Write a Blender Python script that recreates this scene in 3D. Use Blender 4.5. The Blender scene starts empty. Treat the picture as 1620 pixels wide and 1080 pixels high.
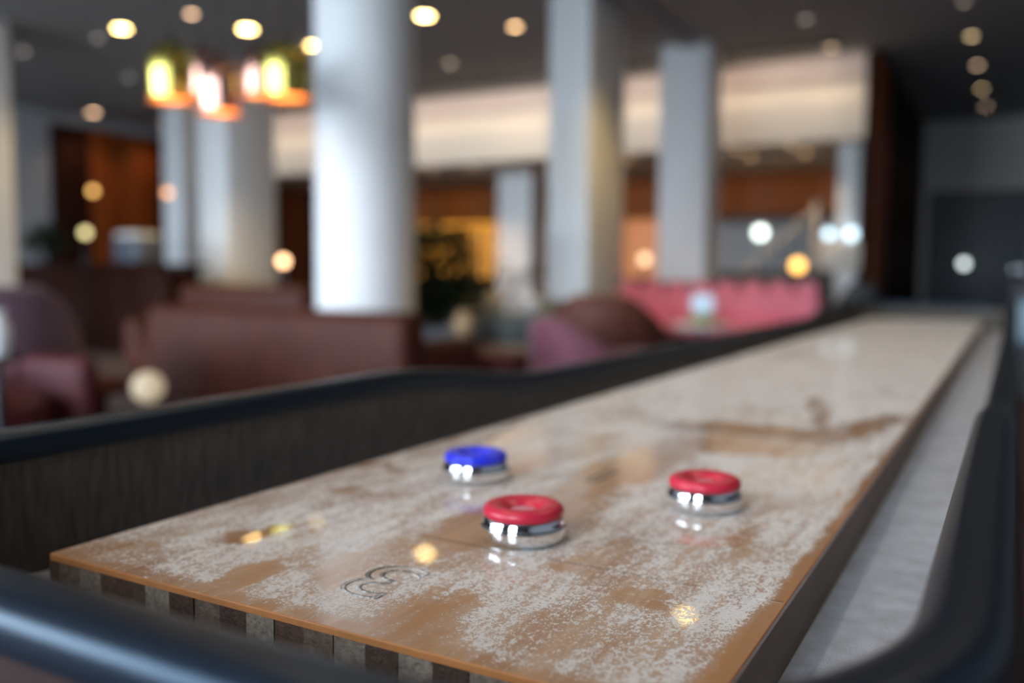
import bpy, bmesh, math, random
from mathutils import Vector, Matrix
random.seed(7)
S = bpy.context.scene
COL = S.collection
PI = math.pi

# ------------------------------------------------------------------ camera
F, PITCH, ROLL, YAW = 1405.93, 0.0769, 0.0069, 0.5141
CAMZ = 0.985
cy, sy = math.cos(YAW), math.sin(YAW)
FW = Vector((-sy * math.cos(PITCH), cy * math.cos(PITCH), -math.sin(PITCH)))
R0 = Vector((cy, sy, 0)); U0 = R0.cross(FW)
RT = math.cos(ROLL) * R0 + math.sin(ROLL) * U0
UP = -math.sin(ROLL) * R0 + math.cos(ROLL) * U0
cam_d = bpy.data.cameras.new('camera')
cam = bpy.data.objects.new('camera', cam_d); COL.objects.link(cam)
cam.matrix_world = Matrix(((RT.x, UP.x, -FW.x, 0), (RT.y, UP.y, -FW.y, 0), (RT.z, UP.z, -FW.z, CAMZ), (0, 0, 0, 1)))
cam_d.sensor_width = 36; cam_d.sensor_fit = 'HORIZONTAL'
cam_d.lens = 36 * F / 1620
cam_d.clip_start = 0.02; cam_d.clip_end = 200
cam_d.dof.use_dof = True
cam_d.dof.focus_distance = 0.51
cam_d.dof.aperture_fstop = 2.75
cam_d.dof.aperture_blades = 0
S.camera = cam

# ------------------------------------------------------------------ sky, exposure
W = bpy.data.worlds.new('daylight'); S.world = W; W.use_nodes = True
bg = W.node_tree.nodes['Background']
bg.inputs[0].default_value = (0.71, 0.855, 1.0, 1)
bg.inputs[1].default_value = 20.0
vs = S.view_settings
vs.view_transform = 'Standard'; vs.look = 'None'; vs.exposure = 0.0; vs.gamma = 1.0
vs.use_curve_mapping = False
S.display_settings.display_device = 'sRGB'
cyc = S.cycles
cyc.max_bounces = 10; cyc.diffuse_bounces = 5; cyc.glossy_bounces = 5; cyc.transmission_bounces = 6
cyc.caustics_reflective = False; cyc.caustics_refractive = False
cyc.sample_clamp_indirect = 8.0
cyc.use_denoising = True

# ------------------------------------------------------------------ helpers
def ray(px, py):
    return FW + (px - 810) / F * RT - (py - 540) / F * UP
def at(px, py, d):                      # a point d metres into the room
    return Vector((0, 0, CAMZ)) + ray(px, py) * d
def atz(px, py, z):
    v = ray(px, py); return Vector((0, 0, CAMZ)) + v * ((z - CAMZ) / v.z)

def tag(o, label=None, cat=None, group=None, kind=None):
    if label: o['label'] = label
    if cat: o['category'] = cat
    if group: o['group'] = group
    if kind: o['kind'] = kind
    return o
def thing(name, label, cat, loc=(0, 0, 0), rz=0.0, group=None):
    o = bpy.data.objects.new(name, None); COL.objects.link(o)
    o.location = loc; o.rotation_euler = (0, 0, rz); o.empty_display_size = 0.05
    return tag(o, label, cat, group)
def link(name, me, m, parent=None, loc=None, rz=None, label=None):
    o = bpy.data.objects.new(name, me); COL.objects.link(o)
    if m is not None and len(me.materials) == 0: me.materials.append(m)
    if parent is not None: o.parent = parent
    if loc is not None: o.location = loc
    if rz is not None: o.rotation_euler = (0, 0, rz)
    if label: o['label'] = label
    return o
def bm_mesh(bm, name, smooth=False, angle=None):
    bmesh.ops.recalc_face_normals(bm, faces=bm.faces)
    me = bpy.data.meshes.new(name); bm.to_mesh(me); bm.free()
    if smooth:
        for p in me.polygons: p.use_smooth = True
        if angle: me.set_sharp_from_angle(angle=angle)
    return me
def rbox(sx, sy_, sz, c=(0, 0, 0), bev=0.0, seg=2, smooth=True):
    bm = bmesh.new()
    bmesh.ops.create_cube(bm, size=1.0)
    bmesh.ops.scale(bm, vec=(sx, sy_, sz), verts=bm.verts)
    if bev > 0:
        bmesh.ops.bevel(bm, geom=bm.edges[:], offset=bev, segments=seg, profile=0.5, affect='EDGES')
    bmesh.ops.translate(bm, vec=c, verts=bm.verts)
    return bm_mesh(bm, 'box', smooth and bev > 0, math.radians(50))
def box2(x0, x1, y0, y1, z0, z1, bev=0.0, seg=2):
    return rbox(x1 - x0, y1 - y0, z1 - z0, ((x0 + x1) / 2, (y0 + y1) / 2, (z0 + z1) / 2), bev, seg)
def lathe(prof, n=40, cap=True, c=(0, 0, 0)):
    bm = bmesh.new(); rings = []
    for r, z in prof:
        if r < 1e-6:
            rings.append([bm.verts.new((c[0], c[1], c[2] + z))])
        else:
            rings.append([bm.verts.new((c[0] + r * math.cos(2 * PI * k / n), c[1] + r * math.sin(2 * PI * k / n), c[2] + z)) for k in range(n)])
    for a, b in zip(rings, rings[1:]):
        for k in range(n):
            k2 = (k + 1) % n
            if len(a) == 1 and len(b) == 1: continue
            if len(a) == 1: bm.faces.new((a[0], b[k], b[k2]))
            elif len(b) == 1: bm.faces.new((a[k], a[k2], b[0]))
            else: bm.faces.new((a[k], a[k2], b[k2], b[k]))
    if cap:
        for rr in (rings[0], rings[-1]):
            if len(rr) > 2:
                try: bm.faces.new(rr)
                except ValueError: pass
    return bm_mesh(bm, 'lathe', True, math.radians(40))
def tube(pts, r, n=8):
    pts = [Vector(p) for p in pts]
    bm = bmesh.new(); rings = []
    for i, p in enumerate(pts):
        t = (pts[min(i + 1, len(pts) - 1)] - pts[max(i - 1, 0)]).normalized()
        a = t.orthogonal().normalized() if i == 0 else (prev - t * prev.dot(t)).normalized()
        prev = a; b = t.cross(a)
        rr = r[i] if isinstance(r, (list, tuple)) else r
        rings.append([bm.verts.new(p + (a * math.cos(2 * PI * k / n) + b * math.sin(2 * PI * k / n)) * rr) for k in range(n)])
    for a, b in zip(rings, rings[1:]):
        for k in range(n): bm.faces.new((a[k], a[(k + 1) % n], b[(k + 1) % n], b[k]))
    bm.faces.new(rings[0]); bm.faces.new(rings[-1])
    return bm_mesh(bm, 'tube', True, math.radians(50))

# ------------------------------------------------------------------ materials
def mat(name, col, rough=0.5, metal=0.0, spec=0.5, coat=0.0, coat_r=0.05, var=0.0, vscale=20.0, bump=0.0, bscale=200.0, stretch=(1, 1, 1), sheen=0.0):
    m = bpy.data.materials.new(name); m.use_nodes = True
    nt = m.node_tree; N = nt.nodes; L = nt.links
    b = N['Principled BSDF']
    b.inputs['Base Color'].default_value = (*col, 1)
    b.inputs['Roughness'].default_value = rough
    b.inputs['Metallic'].default_value = metal
    b.inputs['Specular IOR Level'].default_value = spec
    b.inputs['Coat Weight'].default_value = coat
    b.inputs['Coat Roughness'].default_value = coat_r
    if sheen: b.inputs['Sheen Weight'].default_value = sheen
    if var or bump:
        tc = N.new('ShaderNodeTexCoord'); mp = N.new('ShaderNodeMapping')
        mp.inputs['Scale'].default_value = stretch
        L.new(tc.outputs['Object'], mp.inputs[0])
    if var:
        n = N.new('ShaderNodeTexNoise'); n.inputs['Scale'].default_value = vscale; n.inputs['Detail'].default_value = 4
        L.new(mp.outputs[0], n.inputs[0])
        r = N.new('ShaderNodeMapRange'); r.inputs[1].default_value = 0.3; r.inputs[2].default_value = 0.7
        r.inputs[3].default_value = 1 - var; r.inputs[4].default_value = 1 + var
        L.new(n.outputs[0], r.inputs[0])
        h = N.new('ShaderNodeHueSaturation'); h.inputs['Color'].default_value = (*col, 1)
        L.new(r.outputs[0], h.inputs['Value']); L.new(h.outputs[0], b.inputs['Base Color'])
    if bump:
        n2 = N.new('ShaderNodeTexNoise'); n2.inputs['Scale'].default_value = bscale; n2.inputs['Detail'].default_value = 3
        L.new(mp.outputs[0], n2.inputs[0])
        bp = N.new('ShaderNodeBump'); bp.inputs['Strength'].default_value = bump; bp.inputs['Distance'].default_value = 0.004
        L.new(n2.outputs[0], bp.inputs['Height']); L.new(bp.outputs[0], b.inputs['Normal'])
    return m
def emit(name, col, st):
    m = bpy.data.materials.new(name); m.use_nodes = True
    N = m.node_tree.nodes; b = N['Principled BSDF']
    b.inputs['Base Color'].default_value = (col[0] * 0.25, col[1] * 0.25, col[2] * 0.25, 1)
    b.inputs['Emission Color'].default_value = (*col, 1); b.inputs['Emission Strength'].default_value = st
    return m

M = {}
M['ceiling'] = mat('ceiling paint', (0.30, 0.295, 0.295), 0.9, var=0.05, vscale=3)
M['wall_grey'] = mat('grey wall paint', (0.30, 0.31, 0.33), 0.85, var=0.05, vscale=2)
M['wall_pale'] = mat('pale wall paint', (0.55, 0.54, 0.52), 0.85, var=0.04, vscale=2)
M['column'] = mat('white plaster', (0.84, 0.84, 0.84), 0.7, var=0.03, vscale=3)
M['cream'] = mat('cream plaster', (0.82, 0.72, 0.60), 0.8, var=0.02, vscale=2)
M['carpet'] = mat('plum carpet', (0.045, 0.024, 0.025), 0.95, var=0.35, vscale=14, bump=0.5, bscale=300)
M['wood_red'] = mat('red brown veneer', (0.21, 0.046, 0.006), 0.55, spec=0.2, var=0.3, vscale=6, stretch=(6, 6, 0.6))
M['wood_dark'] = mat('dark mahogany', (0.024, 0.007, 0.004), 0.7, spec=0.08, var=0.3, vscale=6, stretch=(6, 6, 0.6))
M['veneer_bar'] = mat('lit red veneer', (0.38, 0.095, 0.012), 0.55, spec=0.2, var=0.25, vscale=6, stretch=(6, 6, 0.6))  # brighter copy of the red veneer, light painted into its colour
M['leather'] = mat('brown leather', (0.062, 0.016, 0.009), 0.55, spec=0.17, var=0.18, vscale=7, bump=0.25, bscale=90)
M['leather_tub'] = mat('chestnut leather', (0.115, 0.036, 0.024), 0.55, spec=0.2, var=0.18, vscale=7, bump=0.25, bscale=90)
M['leather_dark'] = mat('oxblood leather', (0.085, 0.016, 0.020), 0.55, spec=0.3, var=0.2, vscale=7, bump=0.25, bscale=90)
M['plum'] = mat('plum velvet', (0.095, 0.050, 0.068), 0.7, spec=0.3, var=0.15, vscale=9, sheen=0.2)
M['rose'] = mat('rose velvet', (0.17, 0.050, 0.075), 0.65, spec=0.3, var=0.12, vscale=9, sheen=0.2)
M['pink'] = mat('pink upholstery', (0.82, 0.20, 0.29), 0.55, var=0.1, vscale=6, sheen=0.3)
M['black_soft'] = mat('charcoal fabric', (0.035, 0.036, 0.04), 0.7, var=0.2, vscale=12)
M['chrome'] = mat('polished chrome', (0.86, 0.86, 0.87), 0.035, metal=1.0)
M['steel_dark'] = mat('dark metal', (0.05, 0.05, 0.055), 0.35, metal=0.8)
M['brass'] = mat('polished brass', (0.66, 0.54, 0.13), 0.23, metal=1.0)
M['copper'] = mat('polished copper', (0.66, 0.34, 0.26), 0.23, metal=1.0)
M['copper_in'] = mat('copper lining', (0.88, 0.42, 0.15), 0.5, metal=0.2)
M['red_plastic'] = mat('red plastic', (0.60, 0.020, 0.052), 0.36, spec=0.5, var=0.03, vscale=60, bump=0.05, bscale=900)
M['blue_plastic'] = mat('blue plastic', (0.018, 0.035, 0.72), 0.32, spec=0.5, var=0.03, vscale=60, bump=0.05, bscale=900)
M['vinyl'] = mat('black vinyl', (0.008, 0.011, 0.018), 0.34, spec=0.32, bump=0.06, bscale=500)
M['vinyl'].node_tree.nodes['Principled BSDF'].inputs['Specular Tint'].default_value = (0.42, 0.70, 1.0, 1)  # blue tint puts the sky's reflection into the rail colour
M['lining'] = mat('charcoal woven lining', (0.092, 0.078, 0.064), 0.9, var=0.35, vscale=55, stretch=(3, 3, 0.5), bump=0.5, bscale=500)
M['cabinet'] = mat('dark stained cabinet wood', (0.022, 0.008, 0.006), 0.6, spec=0.2, var=0.3, vscale=5, stretch=(4, 0.6, 4))
M['gutter'] = mat('pale grey carpet', (0.62, 0.67, 0.77), 0.95, var=0.16, vscale=45, bump=0.7, bscale=700)
M['cream_fabric'] = mat('cream fabric', (0.85, 0.74, 0.55), 0.8, var=0.05, vscale=30)
M['white_gloss'] = mat('white lacquer', (0.80, 0.82, 0.84), 0.35)
M['pot'] = mat('blue grey glazed pot', (0.42, 0.47, 0.58), 0.45, var=0.08, vscale=8)
M['leaf'] = mat('dark green leaf', (0.022, 0.05, 0.018), 0.5, var=0.4, vscale=12)
M['leaf_pale'] = mat('grey green leaf', (0.22, 0.24, 0.16), 0.6, var=0.3, vscale=12)
M['soil'] = mat('dark soil', (0.03, 0.022, 0.016), 0.95, bump=0.6, bscale=60)
M['beige'] = mat('beige stone', (0.50, 0.42, 0.33), 0.7, var=0.12, vscale=9)
M['grey_panel'] = mat('grey green panel', (0.16, 0.18, 0.18), 0.4, var=0.1, vscale=5)
M['door'] = mat('slate grey door', (0.10, 0.115, 0.135), 0.5, var=0.05, vscale=3)
M['door_frame'] = mat('dark grey frame', (0.05, 0.055, 0.062), 0.5)
M['stone'] = mat('outdoor paving', (0.35, 0.35, 0.34), 0.9, var=0.1, vscale=2)
M['line_wood'] = mat('rough oak', (0.30, 0.19, 0.10), 0.6, var=0.2, vscale=8, stretch=(1, 6, 6))

# ------------------------------------------------------------------ table playing surface material
TX0, TX1 = -0.5734, -0.1107           # left and right edge of the board
TY0, TY1 = 0.3655, 4.40               # near and far end
TZ = 0.790
PLW = 0.02212                         # width of one laminated strip
PH = 0.0109                           # first (half) strip
def wood_top():
    m = bpy.data.materials.new('powdered maple'); m.use_nodes = True
    nt = m.node_tree; N = nt.nodes; L = nt.links
    P = N['Principled BSDF']
    tc = N.new('ShaderNodeTexCoord')
    V = tc.outputs['Object']
    def math_(op, a, b=None, c=None, clamp=False):
        n = N.new('ShaderNodeMath'); n.operation = op; n.use_clamp = clamp
        for i, v in enumerate((a, b, c)):
            if v is None: continue
            if isinstance(v, (int, float)): n.inputs[i].default_value = v
            else: L.new(v, n.inputs[i])
        return n.outputs[0]
    def noise(vec, scale, detail=2.0, stretch=None, rough=0.5, dist=0.0):
        if stretch:
            mp = N.new('ShaderNodeMapping'); mp.inputs['Scale'].default_value = stretch
            L.new(vec, mp.inputs[0]); vec = mp.outputs[0]
        n = N.new('ShaderNodeTexNoise'); n.inputs['Scale'].default_value = scale
        n.inputs['Detail'].default_value = detail; n.inputs['Roughness'].default_value = rough
        n.inputs['Distortion'].default_value = dist
        L.new(vec, n.inputs[0]); return n.outputs[0]
    def rng(v, a, b, c=0.0, d=1.0, smooth=False):
        n = N.new('ShaderNodeMapRange'); n.clamp = True
        if smooth: n.interpolation_type = 'SMOOTHSTEP'
        n.inputs[1].default_value = a; n.inputs[2].default_value = b; n.inputs[3].default_value = c; n.inputs[4].default_value = d
        L.new(v, n.inputs[0]); return n.outputs[0]
    def mixc(f, a, b):
        n = N.new('ShaderNodeMix'); n.data_type = 'RGBA'
        if isinstance(f, (int, float)): n.inputs[0].default_value = f
        else: L.new(f, n.inputs[0])
        for i, v in ((6, a), (7, b)):
            if isinstance(v, tuple): n.inputs[i].default_value = (*v, 1)
            else: L.new(v, n.inputs[i])
        return n.outputs[2]
    sep = N.new('ShaderNodeSeparateXYZ'); L.new(V, sep.inputs[0])
    X, Y, Z = sep.outputs
    # strips
    idx = math_('FLOOR', math_('DIVIDE', math_('SUBTRACT', X, TX0 + PH - PLW), PLW))
    wn = N.new('ShaderNodeTexWhiteNoise'); wn.noise_dimensions = '1D'
    L.new(math_('ADD', idx, 3.7), wn.inputs['W'])
    ramp = N.new('ShaderNodeValToRGB')
    cr = ramp.color_ramp
    cr.elements[0].position = 0.0; cr.elements[0].color = (0.46, 0.20, 0.075, 1)
    cr.elements[1].position = 1.0; cr.elements[1].color = (0.64, 0.38, 0.20, 1)
    e = cr.elements.new(0.35); e.color = (0.55, 0.28, 0.115, 1)
    e = cr.elements.new(0.7); e.color = (0.60, 0.35, 0.19, 1)
    L.new(wn.outputs[0], ramp.inputs[0])
    grain = noise(V, 60, 4, (1, 0.06, 1), 0.6)
    wood = mixc(rng(grain, 0.35, 0.7, 0, 0.55), ramp.outputs[0], (0.40, 0.18, 0.065))
    # bare patches swept by pucks and hands, plus one added to mirror a lamp: (x, y, half-width, half-length, rotation, amount)
    patches = [(-0.4195, 0.397, 0.0105, 0.040, 0.0, 0.62), (-0.375, 0.452, 0.030, 0.030, 0.3, 0.40), (-0.335, 0.610, 0.042, 0.105, -0.08, 0.72),
               (-0.332, 0.815, 0.036, 0.16, -0.05, 0.66), (-0.283, 0.398, 0.026, 0.042, 0.15, 0.55), (-0.553, 0.709, 0.010, 0.012, 0, 0.60),
               (-0.582, 0.7215, 0.007, 0.008, 0, 0.5), (-0.523, 0.694, 0.014, 0.016, 0.4, 0.42), (-0.505, 0.610, 0.030, 0.012, 0.2, 0.30),
               (-0.285, 1.105, 0.105, 0.050, 0.05, 0.80), (-0.172, 1.18, 0.028, 0.15, -0.22, 0.62), (-0.240, 1.32, 0.013, 0.16, 0.22, 0.42), (-0.205, 1.12, 0.06, 0.035, 0.3, 0.62), (-0.27, 1.00, 0.08, 0.05, 0.1, 0.60),
               (-0.246, 0.530, 0.018, 0.022, 0.3, 0.42), (-0.188, 0.490, 0.016, 0.014, 0.2, 0.45), (-0.545, 0.385, 0.050, 0.030, 0.4, 0.30),
               (-0.165, 0.655, 0.006, 0.045, 0.0, 0.42), (-0.205, 0.42, 0.030, 0.035, 0.2, 0.20), (-0.345, 0.500, 0.045, 0.030, 0.1, 0.34),
               (-0.480, 0.468, 0.014, 0.020, 0, 0.70), (-0.52, 0.90, 0.02, 0.10, 0.0, 0.22), (-0.42, 0.88, 0.025, 0.12, 0, 0.28), (-0.235, 0.56, 0.012, 0.05, 0.1, 0.30), (-0.45, 2.25, 0.05, 0.16, 0, 0.25)]  # leading patch here is added so a ceiling lamp's reflection shows
    warp1 = noise(V, 30, 6, (1.0, 0.6, 1), 0.68)
    warp2 = noise(V, 33, 6, (0.7, 1.0, 1), 0.68)
    wx = math_('MULTIPLY_ADD', math_('SUBTRACT', warp1, 0.5), 0.055, X)
    wy = math_('MULTIPLY_ADD', math_('SUBTRACT', warp2, 0.5), 0.090, Y)
    bare = None
    for (px, py, a, b, rot, amt) in patches:
        c, s = math.cos(rot), math.sin(rot)
        dx = math_('SUBTRACT', wx, px); dy = math_('SUBTRACT', wy, py)
        ux = math_('DIVIDE', math_('MULTIPLY_ADD', dx, c, math_('MULTIPLY', dy, s)), a)
        uy = math_('DIVIDE', math_('MULTIPLY_ADD', dy, c, math_('MULTIPLY', dx, -s)), b)
        d2 = math_('MULTIPLY_ADD', ux, ux, math_('MULTIPLY', uy, uy))
        v = rng(d2, 0.25, 1.9, amt, 0.0, True)
        bare = v if bare is None else math_('MAXIMUM', bare, v)
    # rims kept clean
    ex = rng(math_('MULTIPLY', rng(Y, 0.40, 0.95, 1.0, 3.2), math_('SUBTRACT', TX1, math_('MULTIPLY_ADD', math_('SUBTRACT', warp2, 0.5), 0.018, X))), 0.008, 0.024, 0.75, 0.0, True)
    ey = rng(math_('SUBTRACT', math_('MULTIPLY_ADD', math_('SUBTRACT', warp1, 0.5), 0.016, Y), TY0), 0.006, 0.022, 0.55, 0.0, True)
    exl = rng(math_('SUBTRACT', X, TX0), 0.0, 0.006, 0.3, 0.0, True)
    bare = math_('MAXIMUM', math_('MAXIMUM', bare, ex), math_('MAXIMUM', ey, exl))
    # density of the powder
    streak = noise(V, 62, 6, (1.0, 0.20, 1), 0.66, 0.5)
    blot = noise(V, 17, 4, (1.0, 0.5, 1), 0.6)
    cut = math_('MULTIPLY', math_('COMPARE', idx, 7.0, 0.1), rng(math_('MULTIPLY_ADD', math_('SUBTRACT', warp1, 0.5), 0.012, Y), 0.428, 0.432, 0.50, 0.0))
    bare = math_('MAXIMUM', bare, cut)
    far = rng(Y, 0.55, 1.6, 0.0, 0.30)
    dens = math_('ADD', math_('MULTIPLY_ADD', math_('SUBTRACT', streak, 0.5), 1.50, 0.57), math_('MULTIPLY', math_('SUBTRACT', blot, 0.5), 0.8))
    dens = math_('ADD', dens, far)
    dens = math_('SUBTRACT', dens, bare)
    fine = noise(V, 640, 2, (1.0, 0.8, 1), 0.65, 0.7)
    fine2 = noise(V, 240, 3, (1.0, 0.7, 1), 0.6, 0.8)
    f = math_('ADD', math_('MULTIPLY', fine, 0.6), math_('MULTIPLY', fine2, 0.4))
    f = rng(f, 0.36, 0.64)
    mask = rng(math_('SUBTRACT', dens, f), -0.13, 0.13, 0.0, 1.0)
    film = rng(dens, -0.1, 0.75, 0.03, 0.40)
    mask = math_('MAXIMUM', mask, film)
    powder = mixc(noise(V, 300, 2), (0.64, 0.595, 0.56), (0.86, 0.81, 0.775))
    col = mixc(mask, wood, powder)
    L.new(col, P.inputs['Base Color'])
    L.new(rng(mask, 0.3, 0.9, 0.35, 0.75), P.inputs['Roughness'])
    P.inputs['Specular IOR Level'].default_value = 0.3
    L.new(rng(mask, 0.45, 1.0, 1.0, 0.06), P.inputs['Coat Weight'])
    P.inputs['Coat Roughness'].default_value = 0.03
    bp = N.new('ShaderNodeBump'); bp.inputs['Strength'].default_value = 0.5; bp.inputs['Distance'].default_value = 0.0006
    L.new(math_('MULTIPLY', mask, math_('ADD', fine, 0.6)), bp.inputs['Height'])
    L.new(bp.outputs[0], P.inputs['Normal'])
    # print masked by the same powder
    out_mask = mask
    return m, (nt, out_mask)
M['top'], _ = wood_top()
def print_mat(name, col, alpha):
    """flat print under the powder: the board material itself, wood colour replaced by ink"""
    m = M['top'].copy(); m.name = name
    nt = m.node_tree
    P = next(n for n in nt.nodes if n.type == 'BSDF_PRINCIPLED')
    mixn = P.inputs['Base Color'].links[0].from_node
    old = mixn.inputs[6].links[0].from_socket
    k = nt.nodes.new('ShaderNodeMix'); k.data_type = 'RGBA'; k.inputs[0].default_value = alpha
    nt.links.new(old, k.inputs[6]); k.inputs[7].default_value = (*col, 1)
    nt.links.new(k.outputs[2], mixn.inputs[6])
    return m
M['ink'] = print_mat('dark ink under powder', (0.02, 0.022, 0.025), 0.92)
M['ink_line'] = print_mat('brown line under powder', (0.20, 0.10, 0.035), 0.6)
M['ink_blue'] = print_mat('blue grey line under powder', (0.06, 0.08, 0.10), 0.85)
M['resin'] = mat('orange varnish edge', (0.62, 0.24, 0.075), 0.3, coat=0.5, var=0.12, vscale=40)
for k, c in enumerate([(0.30, 0.235, 0.18), (0.11, 0.058, 0.034), (0.25, 0.19, 0.145), (0.08, 0.043, 0.027), (0.17, 0.115, 0.08)]):
    M['end%d' % k] = mat('end grain maple %d' % k, c, 0.6, var=0.35, vscale=260, bump=0.4, bscale=500)
M['board_side'] = mat('dusty walnut side', (0.24, 0.165, 0.125), 0.6, var=0.2, vscale=40, stretch=(1, 0.1, 1))

# ================================================================== ROOM SHELL
CZ = 3.6
RX0, RX1, RY0, RY1 = -14.0, 2.6, -3.2, 17.0
def struct(name, me, m, parent=None):
    o = link(name, me, m, parent)
    if parent is None: o['kind'] = 'structure'
    return o
struct('floor', box2(RX0 - .3, RX1 + .3, RY0 - .3, RY1 + .3, -0.12, 0.0), M['carpet'])
struct('ceiling', box2(RX0 - .3, RX1 + .3, RY0 - .3, RY1 + .3, CZ, CZ + 0.15), M['ceiling'])
struct('wall_left', box2(RX0 - .2, RX0, RY0, RY1, 0, CZ), M['wall_grey'])
struct('wall_right', box2(RX1, RX1 + .2, RY0, RY1, 0, CZ), M['wall_grey'])
far_wall = struct('wall_far', box2(RX0 - .2, RX1 + .2, RY1, RY1 + .2, 0, CZ), M['wall_pale'])
struct('ground', box2(-40, 30, -40, RY0 - .3, -0.4, -0.12), M['stone'])
# window wall behind the table: piers, sill and head around four openings
wins = [(-13.4, -10.5), (-10.1, -6.7), (-6.3, -3.0), (-1.15, 0.25)]
WZ0, WZ1 = 0.30, 3.52
xs = RX0
bw = bmesh.new()
def addbox(bm, x0, x1, y0, y1, z0, z1):
    v = [bm.verts.new((x, y, z)) for z in (z0, z1) for y in (y0, y1) for x in (x0, x1)]
    for q in ((0, 2, 3, 1), (4, 5, 7, 6), (0, 1, 5, 4), (2, 6, 7, 3), (0, 4, 6, 2), (1, 3, 7, 5)):
        bm.faces.new([v[i] for i in q])
for a, b in wins:
    addbox(bw, xs, a, RY0 - .2, RY0, 0, CZ)
    addbox(bw, a, b, RY0 - .2, RY0, 0, WZ0)
    addbox(bw, a, b, RY0 - .2, RY0, WZ1, CZ)
    xs = b
addbox(bw, xs, RX1, RY0 - .2, RY0, 0, CZ)
struct('wall_back', bm_mesh(bw, 'wall'), M['wall_grey'])
for k, (a, b) in enumerate(wins):
    fb = bmesh.new()
    for (x0, x1, z0, z1) in ((a, a + .06, WZ0, WZ1), (b - .06, b, WZ0, WZ1), (a + .06, b - .06, WZ0, WZ0 + .06), (a + .06, b - .06, WZ1 - .06, WZ1)):
        addbox(fb, x0, x1, RY0 - .14, RY0 - .06, z0, z1)
    w = struct('window_%d' % (k + 1), bm_mesh(fb, 'window'), M['door_frame'])
    link('window_sill', box2(a - .05, b + .05, RY0, RY0 + .12, WZ0 - .05, WZ0 - .01, 0.008), M['white_gloss'], w)
    ld = bpy.data.lights.new('daylight portal', 'AREA'); ld.shape = 'RECTANGLE'; ld.size = b - a - .12; ld.size_y = WZ1 - WZ0 - .12
    ld.cycles.is_portal = True
    lo = bpy.data.objects.new('daylight_portal', ld); COL.objects.link(lo)
    lo.location = ((a + b) / 2, RY0 - .05, (WZ0 + WZ1) / 2); lo.rotation_euler = (PI / 2, 0, 0)
    lo.rotation_euler = Vector((0, 1, 0)).to_track_quat('-Z', 'Z').to_euler()

# columns
def column(x, y, w, d, rnd):
    if rnd: me = lathe([(w / 2, 0), (w / 2, CZ)], 48, c=(0, 0, 0))
    else: me = rbox(w, d, CZ, (0, 0, CZ / 2), 0.02, 2)
    o = struct('column', me, M['column']); o.location = (x, y, 0); return o
column(-4.46, 5.55, 0.77, 0.77, True)            # large round one behind the sofa
column(-9.45, 8.97, 0.56, 0.90, False)
column(-3.71, 8.05, 0.43, 0.86, False)
column(-3.39, 10.2, 0.58, 0.50, False)
column(-7.13, 12.9, 0.62, 0.5, False)
column(-11.66, 9.9, 0.42, 0.40, False)
column(-9.66, 5.52, 0.5, 0.5, False)
column(-1.83, 11.75, 0.26, 0.3, False)

# cream bulkhead over the bar: fascia, lit cove band and top band
BX0, BX1, BY = -12.2, -1.62, 11.25
bk = struct('beam', box2(BX0, BX1, BY, 14.6, 2.60, 3.10), M['cream'])
link('cove_band', box2(BX0, BX1, BY + 0.12, 14.6, 3.10, 3.32), M['cream'], bk)
link('top_band', box2(BX0, BX1, BY + 0.02, 14.6, 3.32, CZ), mat('rose beige plaster', (0.74, 0.60, 0.52), 0.8), bk)
# end wall of the bar: mahogany panels running away from us
ew = struct('wall_bar_end', box2(BX1, BX1 + 0.12, BY, RY1, 0, CZ), M['wood_dark'])
for k in range(5):
    y0 = BY + 0.02 + k * 1.14
    link('panel', box2(BX1 + 0.12, BX1 + 0.145, y0, y0 + 1.10, 0.12, CZ - 0.05, 0.006), M['wood_red'] if k < 1 else M['wood_dark'], ew)
# bar back wall in red veneer, panelled
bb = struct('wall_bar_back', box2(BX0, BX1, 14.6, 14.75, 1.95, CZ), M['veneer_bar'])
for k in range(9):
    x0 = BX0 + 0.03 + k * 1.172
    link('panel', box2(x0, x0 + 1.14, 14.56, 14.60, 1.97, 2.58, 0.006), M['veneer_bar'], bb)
struct('wall_bar_inner', box2(RX0, BX1, 16.2, 16.3, 0, CZ), M['wall_pale'])
# veneer panels on the left wall
lw = struct('trim_1', box2(RX0, RX0 + 0.03, 9.2, 16.2, 0.1, 3.42), M['wood_dark'])
for k in range(10):
    y0 = 9.22 + k * 0.69
    link('panel', box2(RX0 + 0.03, RX0 + 0.055, y0, y0 + 0.67, 0.15, 3.40, 0.006), M['wood_red'] if k % 3 else M['wood_dark'], lw)
struct('trim_2', box2(-3.42, -3.22, 5.5, 11.2, CZ - 0.05, CZ), M['ceiling'])
# far doors
dr = struct('door_1', box2(-1.35, 1.5, RY1 - 0.09, RY1, 0, 2.42), M['door_frame'])
for k in range(2):
    leaf = link('door_leaf', box2(-1.27 + k * 1.36, 0.07 + k * 1.36, RY1 - 0.13, RY1 - 0.09, 0.01, 2.34, 0.008), M['door'], dr)
    link('door_handle', box2(-0.05 + k * 0.14, -0.02 + k * 0.14, RY1 - 0.19, RY1 - 0.13, 0.9, 1.25, 0.008), M['chrome'], leaf)
struct('baseboard_far', box2(RX0, RX1, RY1 - 0.02, RY1, 0, 0.1), M['wood_dark'])

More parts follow.
